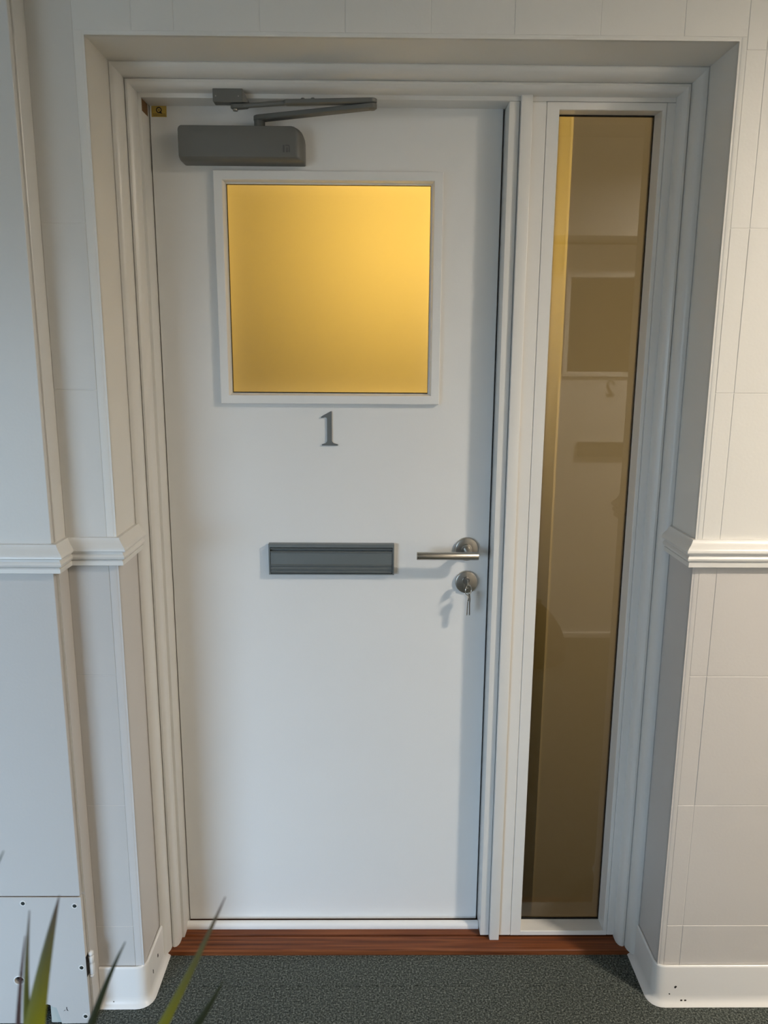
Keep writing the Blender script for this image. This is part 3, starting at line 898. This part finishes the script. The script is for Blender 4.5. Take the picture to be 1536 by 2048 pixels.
# ------------------------------------------------------------------ rooms behind the door
inn = empty('wall_inner', (0, 0, 0))
tag(inn, 'dim brown hall behind the frosted glass', 'wall', kind='structure')
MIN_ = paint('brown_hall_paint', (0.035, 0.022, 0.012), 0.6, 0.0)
for x0, x1, y0, y1, z0, z1 in ((-0.75, -0.65, 0.06, 2.1, 0, 2.4), (1.75, 1.85, 0.06, 2.1, 0, 2.4), (-0.75, 1.85, 2.0, 2.1, 0, 2.4), (-0.75, 1.85, 0.06, 2.1, 2.4, 2.5), (-0.75, 1.85, 0.06, 2.1, -0.06, 0.0)):
    bm = BM(); box(bm, x0, x1, y0, y1, z0, z1); obj('hall_shell', bm, MIN_, inn)
bm = BM(); box(bm, 0.9090, 0.9112, 0.0125, 2.0, 0.016, 2.4); obj('light_divider', bm, MIN_, inn)  # added unseen board, cuts the lamp light to a strip on the sidelight

def lamp(name, loc, label, cord_top=2.4):
    e = empty(name, loc)
    tag(e, label, 'lamp')
    x, y, z = loc
    bm = BM(); tube(bm, [(x, y, z + 0.16), (x, y, cord_top)], 0.003, 8); W(obj('cord', bm, MBLK, e), e)
    bm = BM(); lathe(bm, [(0.010, 0.16), (0.018, 0.15), (0.018, 0.085), (0.012, 0.08)], loc, 'z', 16); W(obj('lamp_holder', bm, MBLK, e, 40), e)
    bm = BM(); lathe(bm, [(0.010, 0.08), (0.014, 0.062), (0.008, 0.056)], loc, 'z', 16); W(obj('bulb_cap', bm, MBULB, e, 40), e)
lamp('pendant_lamp', HALL, 'warm pendant lamp in the hall behind the door glass')
lamp('pendant_lamp', SIDE_FILL, 'added unseen pendant lamp giving the sidelight a dim amber glow')

# ------------------------------------------------------------------ dark bag on the floor by door 2 (mirrored in the sidelight)
bm = BM()
ls = []
for k, (z, rx, ry) in enumerate(((0.002, 0.13, 0.085), (0.03, 0.165, 0.10), (0.10, 0.175, 0.105), (0.18, 0.150, 0.09), (0.25, 0.110, 0.07), (0.295, 0.070, 0.045), (0.305, 0.03, 0.02))):
    ls.append([(1.245 + rx * math.copysign(abs(math.cos(t)) ** 0.8, math.cos(t)) + 0.01 * math.sin(3 * t + k), -1.80 + ry * math.copysign(abs(math.sin(t)) ** 0.8, math.sin(t)), z) for t in [2 * PI * i / 24 for i in range(24)]])
loops(bm, ls, True, True)
bag = tag(obj('bag', bm, MTERRA, None, 60), 'slouched dark bag on the carpet in front of the facing wall', 'bag')
bm = BM(); tube(bm, [(1.20, -1.80, 0.28), (1.205, -1.79, 0.325), (1.245, -1.785, 0.338), (1.285, -1.79, 0.325), (1.29, -1.80, 0.28)], 0.007, 8); obj('bag_handle', bm, MTERRA, bag, 60)

# ------------------------------------------------------------------ strappy plant close to the camera
PB = (0.215, -1.30)
pp = empty('potted_plant', (PB[0], PB[1], 0.0))
tag(pp, 'potted plant with narrow strappy green leaves tipped purple brown, close in front', 'plant')
bm = BM(); lathe(bm, [(0.105, 0), (0.112, 0.01), (0.135, 0.26), (0.142, 0.27), (0.142, 0.30), (0.132, 0.30), (0.128, 0.275)], (PB[0], PB[1], 0.0), 'z', 32); W(obj('pot', bm, MPOT, pp, 40), pp)
bm = BM(); lathe(bm, [(0.127, 0.262), (0.09, 0.270), (0.02, 0.274)], (PB[0], PB[1], 0.0), 'z', 24); W(obj('soil', bm, MSOIL, pp), pp)
bm = BM(); tube(bm, [(PB[0], PB[1], 0.26), (PB[0] + .004, PB[1], 0.45), (PB[0] - .004, PB[1] + .004, 0.62), (PB[0], PB[1] + .01, 0.80)], [0.014, 0.012, 0.012, 0.014], 12); W(obj('stem', bm, plain('cane_bark', (0.16, 0.12, 0.075), 0.8), pp, 60), pp)
def leaf(base, mid, tip, width, dark=False, face=(0.15, -1.0, 0.25)):
    b, m_, t = Vector(base), Vector(mid), Vector(tip)
    fv = Vector(face)
    bm = BM(); uv = bm.loops.layers.uv.new('UVMap')
    n = 16; L = []
    for k in range(n + 1):
        s = k / n
        p = b * (1 - s) ** 2 + m_ * 2 * s * (1 - s) + t * s ** 2
        d = (b * (-2 * (1 - s)) + m_ * (2 - 4 * s) + t * 2 * s).normalized()
        side = d.cross(fv).normalized()
        nr = side.cross(d).normalized()
        wv = width * min(1.0, 0.6 + 2.0 * s) * (1 - s) ** 0.85 * 0.5 + 0.0004
        L.append([p - side * wv, p + nr * wv * 0.30, p + side * wv, p - nr * 0.0008 + nr * wv * 0.22])
    vs = [[bm.verts.new(q) for q in l] for l in L]
    for k in range(n):
        for i in range(4):
            j = (i + 1) % 4
            f = bm.faces.new((vs[k][i], vs[k][j], vs[k + 1][j], vs[k + 1][i]))
            for lp, s in zip(f.loops, (k, k, k + 1, k + 1)):
                lp[uv].uv = (0.5, s / n)
    bm.faces.new(vs[0]); bm.faces.new(list(reversed(vs[-1])))
    W(obj('leaf', bm, MLEAFP if dark == 'p' else MLEAFD if dark else MLEAF, pp, 60), pp)
c0 = (PB[0], PB[1] + 0.01, 0.79)
#     base, middle control, tip, width
leaf((0.192, PB[1] + 0.01, 0.79), (0.197, -1.268, 0.93), (0.2265, -1.239, 1.058), 0.034)
leaf(c0, (0.192, -1.265, 0.92), (0.2020, -1.242, 1.046), 0.012)
leaf((0.195, PB[1] + 0.012, 0.79), (0.185, -1.265, 0.92), (0.1978, -1.245, 1.024), 0.0085, 'p')
leaf(c0, (0.240, -1.265, 0.94), (0.2815, -1.247, 1.020), 0.0135, True)
leaf(c0, (0.298, -1.270, 0.91), (0.3650, -1.241, 1.058), 0.018)
leaf(c0, (0.320, -1.270, 0.91), (0.3640, -1.255, 0.990), 0.021, True)
leaf(c0, (0.130, -1.265, 0.99), (0.1800, -1.231, 1.094), 0.010, True)
leaf(c0, (0.130, -1.290, 0.95), (0.0600, -1.300, 0.960), 0.016)
leaf(c0, (0.230, -1.380, 0.95), (0.2400, -1.440, 0.900), 0.016)
leaf(c0, (0.290, -1.330, 0.92), (0.3700, -1.360, 0.860), 0.016)
leaf(c0, (0.150, -1.330, 0.93), (0.0900, -1.380, 0.880), 0.016, True)
